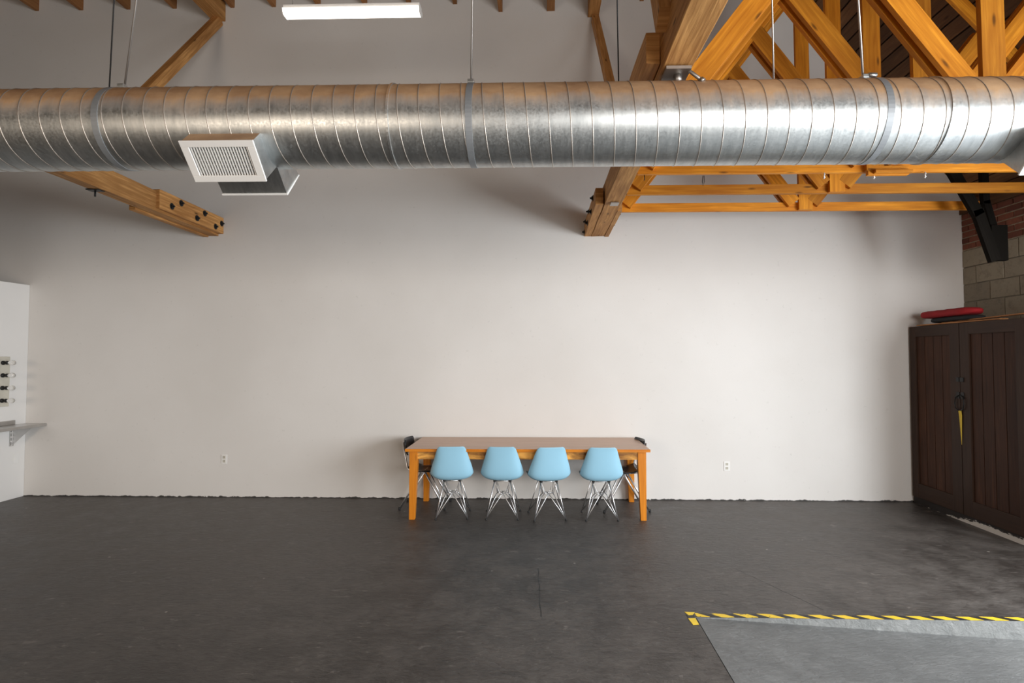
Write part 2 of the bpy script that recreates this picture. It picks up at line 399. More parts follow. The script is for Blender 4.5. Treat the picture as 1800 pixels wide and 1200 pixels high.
# wall plate and bricks / blocks of the right wall
bm = BM(); beam(bm, (RX - .02, 3.5, CZ + 1.83), (RX - .02, WY - .003, CZ + 1.83), .04, .14); obj('wall_plate', bm, M['board'], wall_right)
bm = BM(); box(bm, RX - .006, RX + .01, 4.6, WY - .002, CZ + 1.31, CZ + 1.78); obj('brick_mortar', bm, M['mortar_brick'], wall_right)
def masonry(z0, z1, ch, lw, gap, mat, name, seed, proud):
    rnd = random.Random(seed); z = z0; row = 0
    while z < z1 - .01:
        y = WY - .004 - (lw * .5 if row % 2 else 0); first = row % 2
        if first:
            bm = BM(); box(bm, RX - proud, RX + .02, y + gap / 2, WY - .006, z + gap / 2, z + ch - gap / 2); obj(name, bm, mat, wall_right, bevel=.004)
        while y > 4.7:
            p = proud + rnd.uniform(-.003, .004); l_ = lw + rnd.uniform(-.004, .004)
            bm = BM(); box(bm, RX - p, RX + .02, y - lw + gap / 2, y - gap / 2, z + gap / 2, z + ch - gap / 2)
            for v in bm.verts: v.co += Vector((0, rnd.uniform(-.002, .002), rnd.uniform(-.002, .002)))
            obj(name, bm, mat, wall_right, bevel=.004); y -= lw
        z += ch; row += 1
masonry(CZ + 1.315, CZ + 1.76, .0745, .218, .013, M['brick'], 'brick', 3, .016)
masonry(CZ + .255, CZ + 1.31, .211, .405, .010, M['block'], 'concrete_block', 4, .012)

# ------------------------------------------------------------------ small roof trusses on the right
TY = [5.87, 5.25, 4.66, 4.06, 3.44]
TLAB = ['pine roof truss nearest the back wall, its bottom chord the lowest orange rail in view',
        'pine roof truss whose bottom chord is the middle of the three orange rails',
        'pine roof truss whose bottom chord is the upper rail just under the duct',
        'pine roof truss whose brace comes down beside the clip and strap on the duct',
        'nearest and largest pine roof truss, with wide pale post behind the duct at right']
for i, y in enumerate(TY):
    T = thing('roof_truss', TLAB[i], 'roof truss', (2.78, y, CZ + 1.52), group='pine trusses spanning to the right wall')
    zb = CZ + 1.533
    xe = RX - .02 if i else 4.62
    bm = BM(); beam(bm, (.79, y, zb + .045), (xe, y, zb + .045), .038, .089); obj('bottom_chord', bm, M['truss'], T, bevel=.002)
    # left top chord, doubled
    hx = .86
    for dy in (-.039, .039):
        bm = BM(); beam(bm, (hx, y + dy, zb + .07), (2.65, y + dy, zb + .07 + (2.65 - hx) * 1.29), .038, .14, (0, 0, 1)); obj('top_chord', bm, M['truss'], T, bevel=.002)
        # left strut
        bm = BM(); beam(bm, (2.61, y + dy * 1.02, zb + .075), (1.77, y + dy * 1.02, zb + .075 + .84 * 1.32), .038, .135, (0, 0, 1)); obj('strut', bm, M['truss'], T, bevel=.002)
        # right strut
        bm = BM(); beam(bm, (2.80, y + dy * 1.02, zb + .075), (3.66, y + dy * 1.02, zb + .075 + .86 * 1.25), .038, .13, (0, 0, 1)); obj('strut', bm, M['truss'], T, bevel=.002)
    bm = BM(); beam(bm, (2.73, y - .0385, zb + .003), (2.705, y - .0385, roofz(SLX) - .12), .14, .038, (0, 1, 0)); obj('king_post', bm, M['truss'], T, bevel=.002)
    # right rafter under the boards
    a = Vector((SLX + .03, y, roofz(SLX + .03))) - nrm * .10; b = Vector((RX - .12, y, roofz(RX - .12))) - nrm * .10
    bm = BM(); beam(bm, a, b, .038, .12, nrm); obj('rafter', bm, M['truss'], T, bevel=.002)
    if i == 2:
        bm = BM(); beam(bm, (2.67, y - .04, zb + .003), (3.0, y - .04, zb + .003), .038, .075); obj('splice_block', bm, M['truss'], T, bevel=.002)
        bm = BM(); beam(bm, (2.71, y - .06, zb - .015), (3.01, y - .06, zb - .015), .07, .025); obj('splice_block', bm, M['truss'], T, bevel=.002)

# ------------------------------------------------------------------ two heavy timber trusses, perpendicular to the back wall
def bolt(bm, p, d, s=1.0):
    p = Vector(p); d = Vector(d)
    lathe(bm, [(0, .027 * s), (.004, .027 * s)], p, d, 12)
    lathe(bm, [(.004, .016 * s), (.016, .016 * s)], p, d, 6)
    lathe(bm, [(.016, .008 * s), (.032, .008 * s)], p, d, 8)
# left truss
T = thing('timber_truss', 'heavy weathered timber truss on the left, bolted side plate ending at the back wall', 'roof truss', (-4.2150, WY, CZ + 1.55), group='heavy timber trusses')
x0, x1 = -4.2200, -4.045
bm = BM(); beam(bm, (x0, WY - .001, CZ + 1.66), (x1, 3.0, CZ + 1.66), .125, .215, jit=.003, segs=10); obj('bottom_chord', bm, M['truss_old'], T, bevel=.004)
bm = BM(); beam(bm, (-4.1270, WY - .001, CZ + 1.68), (-4.1050, 5.76, CZ + 1.685), .075, .205, jit=.002, segs=6); rp = obj('side_plate', bm, M['truss_old'], T, bevel=.005)
bm = BM(); beam(bm, (-4.3170, WY - .001, CZ + 1.62), (-4.2650, 5.63, CZ + 1.61), .07, .16, jit=.002, segs=6); obj('side_plate', bm, M['truss_old'], T, bevel=.005)
for (yy, zz) in ((5.96, 1.655), (6.12, 1.735), (6.42, 1.64), (6.57, 1.735), (6.80, 1.63), (6.935, 1.70)):
    bm = BM(); bolt(bm, (-4.0690 - (yy - 5.9) * .018, yy, CZ + zz), (1, 0, 0), 1.35); obj('bolt', bm, M['black_iron'], T)
bm = BM(); beam(bm, (-4.1950, WY - .03, CZ + 4.35), (-4.1950, 5.60, CZ + 2.67), .09, .11, (0, 0, 1)); obj('diagonal_web', bm, M['truss_old'], T, bevel=.003)
bm = BM(); beam(bm, (-4.1950, 5.60, CZ + 2.67), (-4.1350, 4.72, CZ + 1.70), .09, .11, (0, 0, 1)); obj('diagonal_web', bm, M['truss_old'], T, bevel=.003)
bm = BM(); beam(bm, (-4.1950, WY - .001, CZ + 4.47), (-4.1950, 3.0, CZ + 4.47), .16, .24, jit=.002, segs=4); obj('top_chord', bm, M['truss_old'], T, bevel=.004)
bm = BM(); box(bm, -4.2150, -4.0950, 4.98, 5.06, CZ + 1.545, CZ + 1.555); cyl(bm, (-4.1550, 5.02, CZ + 1.55), (-4.1550, 5.02, CZ + 1.49), .008, 8); obj('washer_plate', bm, M['black_iron'], T)
# right truss
T = thing('timber_truss', 'heavy timber truss right of centre with dark bolts, its chord running over the duct', 'roof truss', (.69, WY, CZ + 1.52), group='heavy timber trusses')
bm = BM(); beam(bm, (.685, WY - .001, CZ + 1.63), (.715, 1.2, CZ + 1.63), .165, .22, jit=.004, segs=14); obj('bottom_chord', bm, M['truss_old'], T, bevel=.005)
bm = BM(); beam(bm, (.56, WY - .001, CZ + 1.605), (.562, 5.52, CZ + 1.605), .082, .17, jit=.002, segs=5); obj('side_plate', bm, M['truss_old'], T, bevel=.004)
bm = BM(); beam(bm, (.795, WY - .001, CZ + 1.60), (.795, 5.75, CZ + 1.60), .05, .17, jit=.002, segs=5); obj('side_plate', bm, M['truss_old'], T, bevel=.004)
bm = BM(); beam(bm, (.565, 3.75, CZ + 1.64), (.585, 2.92, CZ + 1.64), .075, .17, jit=.003, segs=4); obj('side_plate', bm, M['truss_old'], T, bevel=.004)
for (yy, zz) in ((5.78, 1.66), (5.98, 1.57), (6.28, 1.65), (6.48, 1.57), (6.75, 1.65), (6.93, 1.565)):
    bm = BM(); bolt(bm, (.519, yy, CZ + zz), (-1, 0, 0), 1.25); obj('bolt', bm, M['black_iron'], T)
for (yy, zz) in ((6.1, 1.57), (6.6, 1.57)):
    bm = BM(); bolt(bm, (.82, yy, CZ + zz), (1, 0, 0), .8); obj('bolt', bm, M['black_iron'], T)
bm = BM(); beam(bm, (.66, WY - .03, CZ + 4.30), (.73, 5.55, CZ + 2.50), .085, .10, (0, 0, 1)); obj('diagonal_web', bm, M['truss_old'], T, bevel=.003)
bm = BM(); beam(bm, (.73, 5.55, CZ + 2.50), (.70, 4.85, CZ + 1.72), .085, .10, (0, 0, 1)); obj('diagonal_web', bm, M['truss_old'], T, bevel=.003)
bm = BM(); beam(bm, (.64, WY - .001, CZ + 4.44), (.66, 3.0, CZ + 4.44), .14, .22, jit=.002, segs=4); obj('top_chord', bm, M['truss_old'], T, bevel=.004)
bm = BM(); beam(bm, (.615, 3.40, CZ + 2.9), (.60, 2.74, CZ + 1.68), .06, .13, (0, 0, 1)); obj('diagonal_web', bm, M['truss_old'], T, bevel=.003)
bm = BM(); box(bm, .64, .77, 2.86, 2.99, CZ + 1.496, CZ + 1.512); cyl(bm, (.715, 2.93, CZ + 1.50), (.715, 2.93, CZ + 1.455), .022, 10); obj('washer_plate', bm, M['steel'], T)
bm = BM(); box(bm, .66, .74, 5.40, 5.50, CZ + 1.50, CZ + 1.512); obj('washer_plate', bm, M['steel'], T)

# dark brace at the right
T = thing('corner_brace', 'nearly black forked timber brace hanging before the red brick at right', 'brace', (4.4, 5.56, CZ + .95))
bm = BM(); beam(bm, (4.430, 5.56, CZ + .945), (4.27, 5.56, CZ + 1.45), .05, .10, (1, 0, 0)); beam(bm, (4.285, 5.56, CZ + 1.40), (3.93, 5.56, CZ + 2.05), .05, .10, (1, 0, 0)); obj('sloping_arm', bm, M['dark_timber'], T)
bm = BM(); beam(bm, (4.50, 5.60, CZ + 1.10), (4.385, 5.60, CZ + 1.55), .05, .065, (1, 0, 0)); beam(bm, (4.385, 5.60, CZ + 1.52), (4.345, 5.60, CZ + 2.97), .05, .065, (1, 0, 0)); obj('upright', bm, M['dark_timber'], T)
bm = BM(); box(bm, 4.40, 4.555, 5.545, 5.60, CZ + .95, CZ + 1.30); obj('end_block', bm, M['dark_timber'], T, bevel=.004)

# ------------------------------------------------------------------ duct
DY, DZ, DR = 3.0, CZ + 1.262, .2160
DX0, DX1 = -9.6, 5.2
T = duct = thing('spiral_duct', 'long round galvanised spiral duct, dusty brown on top, spanning the whole room', 'air duct', (0, DY, DZ))
bm = BM(); n = 96; ns = 40
rings = []
for k in range(ns + 1):
    x = DX0 + (DX1 - DX0) * k / ns
    rings.append([bm.verts.new((x, DY + DR * math.cos(2 * PI * j / n), DZ + DR * math.sin(2 * PI * j / n))) for j in range(n)])
for A, B in zip(rings, rings[1:]):
    for j in range(n): bm.faces.new((A[j], A[(j + 1) % n], B[(j + 1) % n], B[j]))
for j in (0, -1): bm.faces.new(rings[j])
obj('duct_pipe', bm, M['duct'], T, smooth=True)
bm = BM(); pitch = .1100; m_ = 40; tot = int((DX1 - DX0) / pitch * m_); prev = None
hw, hr = .0032, .0028
for k in range(tot):
    a = 2 * PI * k / m_; x = DX0 + pitch * k / m_
    cy, cz = math.cos(a), math.sin(a)
    cur = [bm.verts.new((x + dx, DY + (DR + rr) * cy, DZ + (DR + rr) * cz)) for dx, rr in ((-hw, -.001), (-hw * .5, hr), (hw * .5, hr), (hw, -.001))]
    if prev:
        for q in range(3): bm.faces.new((prev[q], prev[q + 1], cur[q + 1], cur[q]))
    prev = cur
obj('spiral_seam', bm, M['seam'], T, smooth=True)
def band(name, x, wdt, th, mat, label=None):
    bm = BM(); rr = []
    for (xx, r) in ((x - wdt / 2, DR - .001), (x - wdt / 2, DR + th), (x + wdt / 2, DR + th), (x + wdt / 2, DR - .001)):
        rr.append([bm.verts.new((xx, DY + r * math.cos(2 * PI * j / 64), DZ + r * math.sin(2 * PI * j / 64))) for j in range(64)])
    for A, B in zip(rr, rr[1:]):
        for j in range(64): bm.faces.new((A[j], A[(j + 1) % 64], B[(j + 1) % 64], B[j]))
    return obj(name, bm, mat, duct, smooth=False, label=label)
def ux(u, y=2.83): return (u - 955) / (981 / y)
for u in (150, 823, 1557): band('hanger_strap', ux(u), .034, .0030, M['strap'])
for u in (678, 1662): band('pipe_coupling', ux(u), .012, .006, M['duct'])
# hanger rods
zt2 = CZ + 4.4
for (ut, ub, y, r, mk) in ((168, 163, 3.2, .004, 'black_iron'), (208, 191, 3.02, .0055, 'steel'), (827.5, 826, 3.05, .0055, 'steel'),
                           (1088, 1090, 3.2, .004, 'black_iron'), (1362, 1363, 3.15, .005, 'steel'), (1513, 1519, 3.02, .006, 'steel')):
    S = 981 / y; xt = (ut - 955) / S; xb = (ub - 955) / S
    zt_, zb_ = CZ + (628 - 0) / S, DZ + DR - .004 - (.02 if y > 3.1 else 0)
    k_ = (zt2 - zb_) / (zt_ - zb_)
    bm = BM(); cyl(bm, (xb, y, zb_), (xb + (xt - xb) * k_, y, zt2), r, 8); obj('hanger_rod', bm, M[mk], duct)
for u in (190, 826, 1520):
    x = (u - 955) / (981 / 3.02); z = DZ + DR
    bm = BM(); box(bm, x - .014, x + .018, 3.0, 3.05, z - .004, z + .035); box(bm, x - .017, x + .019, 2.995, 3.055, z + .03, z + .048)
    obj('strap_clip', bm, M['galv'], duct, bevel=.002)
bm = BM(); tube(bm, [((1525 - 955) / 325, 3.0, DZ + DR + .042), ((1538 - 955) / 325, 3.0, DZ + DR + .040)], .013, 10); obj('clip_bolt', bm, M['galv'], duct)
bm = BM(); tube(bm, [(.757, 2.90, CZ + 1.525), (.768, 2.895, CZ + 1.50), (.826, 2.865, CZ + 1.432)], .0095, 8); tube(bm, [(.818, 2.868, CZ + 1.442), (.832, 2.862, CZ + 1.428)], .015, 8); obj('support_hook', bm, M['steel'], duct)

# register boxes
def register(x0, x1, sgn, dz=0):
    """sgn -1 faces the camera side, +1 the far side"""
    fb = Vector((0, DY + sgn * .12, CZ + .938)); ft = Vector((0, DY + sgn * .26, CZ + 1.092))   # face bottom/top edge
    inn = Vector((0, -sgn * .727, .686))
    bm = BM()
    d = .165
    P = [fb, ft, ft + inn * d, fb + inn * d]
    ring0 = [bm.verts.new((x0, p.y, p.z)) for p in P]; ring1 = [bm.verts.new((x1, p.y, p.z)) for p in P]
    bm.faces.new(ring0); bm.faces.new(ring1)
    for i in (1, 3): bm.faces.new((ring0[i], ring0[(i + 1) % 4], ring1[(i + 1) % 4], ring1[i]))
    b = obj('register_box', bm, M['duct'], duct)
    up = (ft - fb).normalized(); H = (ft - fb).length; out = -inn
    def P3(x, s, o): q = fb + up * s + out * o; return Vector((x, q.y, q.z))
    def slab(bm, xa, xb, sa, sb, oa, ob):
        vs = [bm.verts.new(P3(x, s, o)) for x in (xa, xb) for s in (sa, sb) for o in (oa, ob)]
        for q in ((0, 1, 3, 2), (4, 6, 7, 5), (0, 4, 5, 1), (2, 3, 7, 6), (0, 2, 6, 4), (1, 5, 7, 3)): bm.faces.new([vs[i] for i in q])
    bm = BM(); fw = .034; e = .006
    slab(bm, x0 - e, x1 + e, -e, fw - .006, .0, .010); slab(bm, x0 - e, x1 + e, H - fw + .006, H + e, .0, .010)
    slab(bm, x0 - e, x0 + fw, fw - .006, H - fw + .006, .0, .010); slab(bm, x1 - fw, x1 + e, fw - .006, H - fw + .006, .0, .010)
    obj('grille_frame', bm, M['white_metal'], b, bevel=.002)
    bm = BM(); slab(bm, x0 + .002, x1 - .002, .002, H - .002, -.09, -.088); obj('grille_backing', bm, M['slot'], b)
    bm = BM(); nb = 21; xa, xb = x0 + fw, x1 - fw
    for k in range(nb):
        xx = xa + (xb - xa) * (k + .5) / nb
        slab(bm, xx - .0026, xx + .0026, fw - .006, H - fw + .006, -.006, .004)
    for k in range(6):
        s = fw + (H - 2 * fw) * (k + .5) / 6; slab(bm, xa, xb, s - .0010, s + .0010, -.040, -.034)
    o = obj('grille_blades', bm, M['white_metal'], b)
register(-1.835, -1.465, -1)
register(-1.835, -1.465, 1)
register(2.43, 2.79, -1)

# ------------------------------------------------------------------ hanging light
T = thing('hanging_light', 'lit white four-foot strip light hung above the duct, left of centre', 'ceiling light', (-1.72, 4.99, CZ + 3.148))
xa, xb = -2.385, -1.125
bm = BM(); prism(bm, [(xa, 4.945, CZ + 3.193), (xa, 4.945, CZ + 3.233), (xa, 5.045, CZ + 3.233), (xa, 5.045, CZ + 3.193)], (xb - xa, 0, 0)); obj('housing', bm, M['white_metal'], T, bevel=.003)
bm = BM(); prism(bm, [(xa + .004, 4.932, CZ + 3.192), (xa + .004, 5.058, CZ + 3.192), (xa + .004, 5.045, CZ + 3.154), (xa + .004, 5.03, CZ + 3.144), (xa + .004, 4.96, CZ + 3.144), (xa + .004, 4.945, CZ + 3.154)], (xb - xa - .008, 0, 0)); obj('diffuser', bm, M['led'], T)
for s in (xa, xb):
    bm = BM(); prism(bm, [(s - .004, 4.928, CZ + 3.196), (s - .004, 5.062, CZ + 3.196), (s - .004, 5.047, CZ + 3.148), (s - .004, 5.03, CZ + 3.140), (s - .004, 4.96, CZ + 3.140), (s - .004, 4.943, CZ + 3.148)], (.008, 0, 0)); obj('end_cap', bm, M['white_metal'], T)
for s in (xa + .07, xb - .085):
    bm = BM(); cyl(bm, (s, 4.995, CZ + 3.228), (s - .03, 4.995, CZ + 4.45), .003, 6); obj('wire', bm, M['steel'], T)
    

# ------------------------------------------------------------------ little things hanging on the rails
def hang(name, label, cat, u, y, ztop, parts, group=None):
    x = (u - 955) / (981 / y)
    bm = BM(); parts(bm, x, y, CZ + ztop); o = obj(name, bm, M['white_plastic'] if 'white' in label else M['black_iron'])
    return tag(o, label, cat, group)
def clip(bm, x, y, z):
    tube(bm, [(x, y, z + .005), (x + .004, y, z - .01), (x - .003, y, z - .022), (x + .006, y, z - .034), (x, y, z - .042), (x - .007, y, z - .036)], .0055, 8)
hang('cable_hook', 'small white hook under the orange rail, left of the king posts', 'hook', 1448, 4.63, 1.522, clip, 'white hooks')
hang('cable_hook', 'small white hook under the orange rail, just right of the splice block', 'hook', 1534, 4.63, 1.517, clip, 'white hooks')
hang('cable_hook', 'small white hook under the orange rail, furthest right of the three', 'hook', 1622, 4.63, 1.522, clip, 'white hooks')
def loop(bm, x, y, z): tube(bm, [(x - .006, y, z + .002), (x - .012, y, z - .05), (x - .004, y, z - .085), (x + .006, y, z - .05), (x + .004, y, z + .002)], .0028, 6)
hang('wire_loop', 'thin dark wire loop hanging from the upper orange rail near the bolted beam', 'wire', 1238, 4.66, 1.52, loop)
def stub(bm, x, y, z): tube(bm, [(x, y, z + .01), (x + .003, y, z - .012), (x - .002, y, z - .035)], .004, 6)
hang('wire_stub', 'tiny dark nail hanging under the upper rail beside the heavy timber', 'nail', 1134, 4.66, 1.52, stub)

# ------------------------------------------------------------------ table
T = thing('dining_table', 'long honey-coloured pine farmhouse table pushed against the white wall', 'table', (-.178, 6.508, 0), .010, local=True)
hx, hy, ztop = 1.322, .452, .770
nb = 5
for k in range(nb):
    ya = -hy + 2 * hy * k / nb; yb = -hy + 2 * hy * (k + 1) / nb
    bm = BM(); beam(bm, (-hx, (ya + yb) / 2, ztop - .014), (hx, (ya + yb) / 2, ztop - .014), yb - ya - .0015, .028); obj('top_plank', bm, M['table_top'], T, bevel=.002)
bm = BM(); beam(bm, (-hx - .002, -hy - .004, ztop - .015), (hx + .002, -hy - .004, ztop - .015), .008, .030); obj('front_edging', bm, M['table'], T)
for sy in (-1, 1):
    bm = BM(); beam(bm, (-hx + .10, sy * (hy - .055), ztop - .074), (hx - .10, sy * (hy - .055), ztop - .074), .022, .090); obj('apron', bm, M['apron'], T)
for sx in (-1, 1):
    bm = BM(); beam(bm, (sx * (hx - .065), -hy + .08, ztop - .074), (sx * (hx - .065), hy - .08, ztop - .074), .022, .090); obj('apron', bm, M['table'], T)
def table_leg(sx, sy):
    bm = BM(); uv = bm.loops.layers.uv.verify()
    xo, yo = sx * (hx - .035), sy * (hy - .035); w1, w2 = .090, .062
    lv = [(ztop - .029, w1), (ztop - .125, w1), (0, w2)]; rr = []
    for z, w_ in lv:
        rr.append([bm.verts.new((xo - sx * a * w_, yo - sy * b * w_, z)) for a, b in ((0, 0), (1, 0), (1, 1), (0, 1))])
    for (A, B, (za, _), (zb, _)) in zip(rr, rr[1:], lv, lv[1:]):
        for i in range(4):
            f = bm.faces.new((A[i], A[(i + 1) % 4], B[(i + 1) % 4], B[i]))
            for l, q in zip(f.loops, ((za, i * .09), (za, i * .09 + .09), (zb, i * .09 + .09), (zb, i * .09))): l[uv].uv = q
    bm.faces.new(rr[0]); bm.faces.new(rr[-1])
    obj('leg', bm, M['table'], T, bevel=.003)
for sx in (-1, 1):
    for sy in (-1, 1): table_leg(sx, sy)

# ------------------------------------------------------------------ blue shell chairs (local frame: sitter faces +y)
def shell_bm():
    prof = [(.225, .425, .165, .00), (.215, .440, .195, .01), (.17, .447, .215, .025), (.09, .438, .228, .04), (0, .425, .233, .052), (-.09, .414, .234, .063), (-.15, .420, .234, .072),
            (-.188, .450, .236, .066), (-.208, .500, .233, .060), (-.222, .560, .219, .055), (-.236, .630, .196, .050), (-.250, .700, .176, .036), (-.262, .760, .158, .022), (-.270, .790, .145, .012), (-.274, .803, .122, .006)]
    bm = BM(); N = 18; rows = []
    for i, (y, z, hw_, c) in enumerate(prof):
        a = prof[max(i - 1, 0)]; b = prof[min(i + 1, len(prof) - 1)]
        t = Vector((0, b[0] - a[0], b[1] - a[1])).normalized()
        up = Vector((0, -t.z, t.y)); up = -up if (up.z < 0 and abs(up.z) > .3) or (abs(up.z) <= .3 and up.y < 0) else up
        row = []
        for k in range(N + 1):
            s = -1 + 2 * k / N
            p = Vector((hw_ * math.sin(s * PI / 2 * .86) / math.sin(PI / 2 * .86), y, z)) + up * c * 1.25 * abs(s) ** 2.6
            row.append(bm.verts.new(p))
        rows.append(row)
    for A, B in zip(rows, rows[1:]):
        for k in range(N): bm.faces.new((A[k], A[k + 1], B[k + 1], B[k]))
    return bm
def blue_chair(first):
    T = first
    o = obj('shell', shell_bm(), M['blue'], T, smooth=True)
    m1 = o.modifiers.new('solid', 'SOLIDIFY'); m1.thickness = .006; m1.offset = 0
    m2 = o.modifiers.new('sub', 'SUBSURF'); m2.levels = 1; m2.render_levels = 1
    fr, ff = .172, .19; mt = .085; zf = .012; zm = .405
    feet = {(-1, -1): (-fr, -.175), (1, -1): (fr, -.175), (-1, 1): (-ff, .175), (1, 1): (ff, .175)}
    mounts = {k: (k[0] * mt, k[1] * .09 - .01) for k in feet}
    node = {'b': (0, -.055), 'f': (0, .055), 'l': (-.06, 0), 'r': (.06, 0)}; zn = .255
    for k, (x, y) in feet.items():
        bm = BM(); mx, my = mounts[k]; tube(bm, [(x, y, zf), (mx, my, zm)], .0062, 8); obj('leg', bm, M['chrome'], T)
    for k, (x, y) in feet.items():
        for nm in (('b' if k[1] < 0 else 'f'), ('l' if k[0] < 0 else 'r')):
            nx, ny = node[nm]
            bm = BM(); tube(bm, [(x, y, zf + .006), (nx + (x - nx) * .12, ny + (y - ny) * .12, zn - .022), (nx, ny, zn)], .0042, 6); obj('brace_wire', bm, M['chrome'], T)
    bm = BM()
    for k, (mx, my) in mounts.items():
        for nm in (('b' if k[1] < 0 else 'f'), ('l' if k[0] < 0 else 'r')):
            nx, ny = node[nm]; tube(bm, [(mx, my, zm), (nx + k[0] * .035 * (nm in 'bf'), ny + k[1] * .035 * (nm in 'lr'), zn + .01), (nx, ny, zn)], .0036, 6)
    tube(bm, [(0, -.062, zn), (0, -.03, zn + .012), (0, .03, zn + .012), (0, .062, zn)], .004, 6)
    tube(bm, [(-.062, 0, zn), (-.03, 0, zn + .006), (.03, 0, zn + .006), (.062, 0, zn)], .004, 6)
    tube(bm, [(mounts[q][0], mounts[q][1], zm) for q in ((-1, -1), (1, -1), (1, 1), (-1, 1))], .005, 6, True)
    obj('wire_base', bm, M['chrome'], T)
    for k, (x, y) in feet.items():
        bm = BM(); lathe(bm, [(0, .011), (.012, .011), (.018, .008)], (x, y, 0), (0, 0, 1), 12); obj('foot', bm, M['rubber'], T)
    for k, (mx, my) in mounts.items():
        bm = BM(); zs = .430 if k[1] > 0 else .414; lathe(bm, [(0, .014), (zs - zm + .012, .016)], (mx, my, zm - .008), (0, 0, 1), 12); obj('rubber_mount', bm, M['rubber'], T)
    return T
def dup(root, loc, rotz, label):
    r = root.copy(); C.objects.link(r); r.location = loc; r.rotation_euler = (0, 0, rotz); r['label'] = label
    for ch in list(root.children):
        c = ch.copy(); C.objects.link(c); c.parent = r
    return r
R = math.radians
CH = [(-1.015, 6.262, R(6), 'light blue shell chair with wire base, leftmost of the four at the table'),
      (-.452, 6.262, R(1), 'light blue shell chair with wire base, second from the left at the table'),
      (.045, 6.245, R(9), 'light blue shell chair, second from the right, turned slightly to the left'),
      (.628, 6.245, R(1), 'light blue shell chair with wire base, rightmost of the four at the table')]
first = thing('shell_chair', CH[0][3], 'chair', (CH[0][0], CH[0][1], 0), CH[0][2], 'blue shell chairs at the table', local=True)
blue_chair(first)
for (x, y, r, lab) in CH[1:]: dup(first, (x, y, 0), r, lab)

# ------------------------------------------------------------------ black chairs at the table ends
def black_chair(loc, rot, label):
    T = thing('stacking_chair', label, 'chair', loc, rot, 'black chairs at the table ends', local=True)
    bm = BM(); rows = []
    for i in range(9):
        y = -.19 + .40 * i / 8; s = (y + .19) / .40
        z = .462 - .018 * math.sin(s * PI) - (.02 * max(0, s - .75) / .25) + .03 * max(0, .2 - s) / .2
        hw_ = .195 * (1 - .06 * s) if 0 < i < 8 else .17
        rows.append([bm.verts.new((hw_ * (-1 + 2 * k / 8), y, z - .012 * math.cos((k / 8 - .5) * PI))) for k in range(9)])
    for A, B in zip(rows, rows[1:]):
        for k in range(8): bm.faces.new((A[k], A[k + 1], B[k + 1], B[k]))
    o = obj('seat', bm, M['black_plastic'], T, smooth=True); s_ = o.modifiers.new('solid', 'SOLIDIFY'); s_.thickness = .012; s_.offset = -1
    bm = BM(); rows = []
    for i in range(7):
        z = .625 + .175 * i / 6; y0 = -.215 - .03 * i / 6; hw_ = .20 if 0 < i < 6 else .175
        rows.append([bm.verts.new((hw_ * (-1 + 2 * k / 10), y0 + .045 * (abs(-1 + 2 * k / 10) ** 2) - .01, z)) for k in range(11)])
    for A, B in zip(rows, rows[1:]):
        for k in range(10): bm.faces.new((A[k], A[k + 1], B[k + 1], B[k]))
    o = obj('backrest', bm, M['black_plastic'], T, smooth=True); s_ = o.modifiers.new('solid', 'SOLIDIFY'); s_.thickness = .014; s_.offset = 0
    for sx in (-1, 1):
        x = sx * .165
        bm = BM(); tube(bm, [(x, .14, .438), (x, -.06, .436), (x, -.155, .442), (x * 1.02, -.185, .475), (x * 1.02, -.205, .56), (x * 1.02, -.238, .775)], .0105, 8); obj('back_post', bm, M['chrome'], T)
        bm = BM(); tube(bm, [(x, .02, .430), (sx * .20, .255, .012)], .0115, 8); obj('leg', bm, M['chrome'], T)
        bm = BM(); tube(bm, [(x, -.02, .430), (x, .0, .430)], .0112, 8); tube(bm, [(x, -.02, .430), (sx * .20, -.265, .012)], .0115, 8); obj('leg', bm, M['chrome'], T)
        bm = BM(); tube(bm, [(x * .9, .07, .430), (sx * .195, .235, .10)], .009, 8); obj('leg_stay', bm, M['chrome'], T)
        for yy in (.258, -.268):
            bm = BM(); lathe(bm, [(0, .014), (.03, .0135)], (sx * .20, yy, 0), (0, 0, 1), 10); obj('foot', bm, M['rubber'], T)
    bm = BM(); tube(bm, [(-.165, .0, .428), (.165, .0, .428)], .009, 8); obj('cross_bar', bm, M['chrome'], T)
    return T
black_chair((-1.395, 6.665, 0), R(-90), 'black seat and chrome tube chair tucked in at the left table end')
black_chair((.925, 6.62, 0), R(96), 'black seat and chrome tube chair tucked in at the right table end')

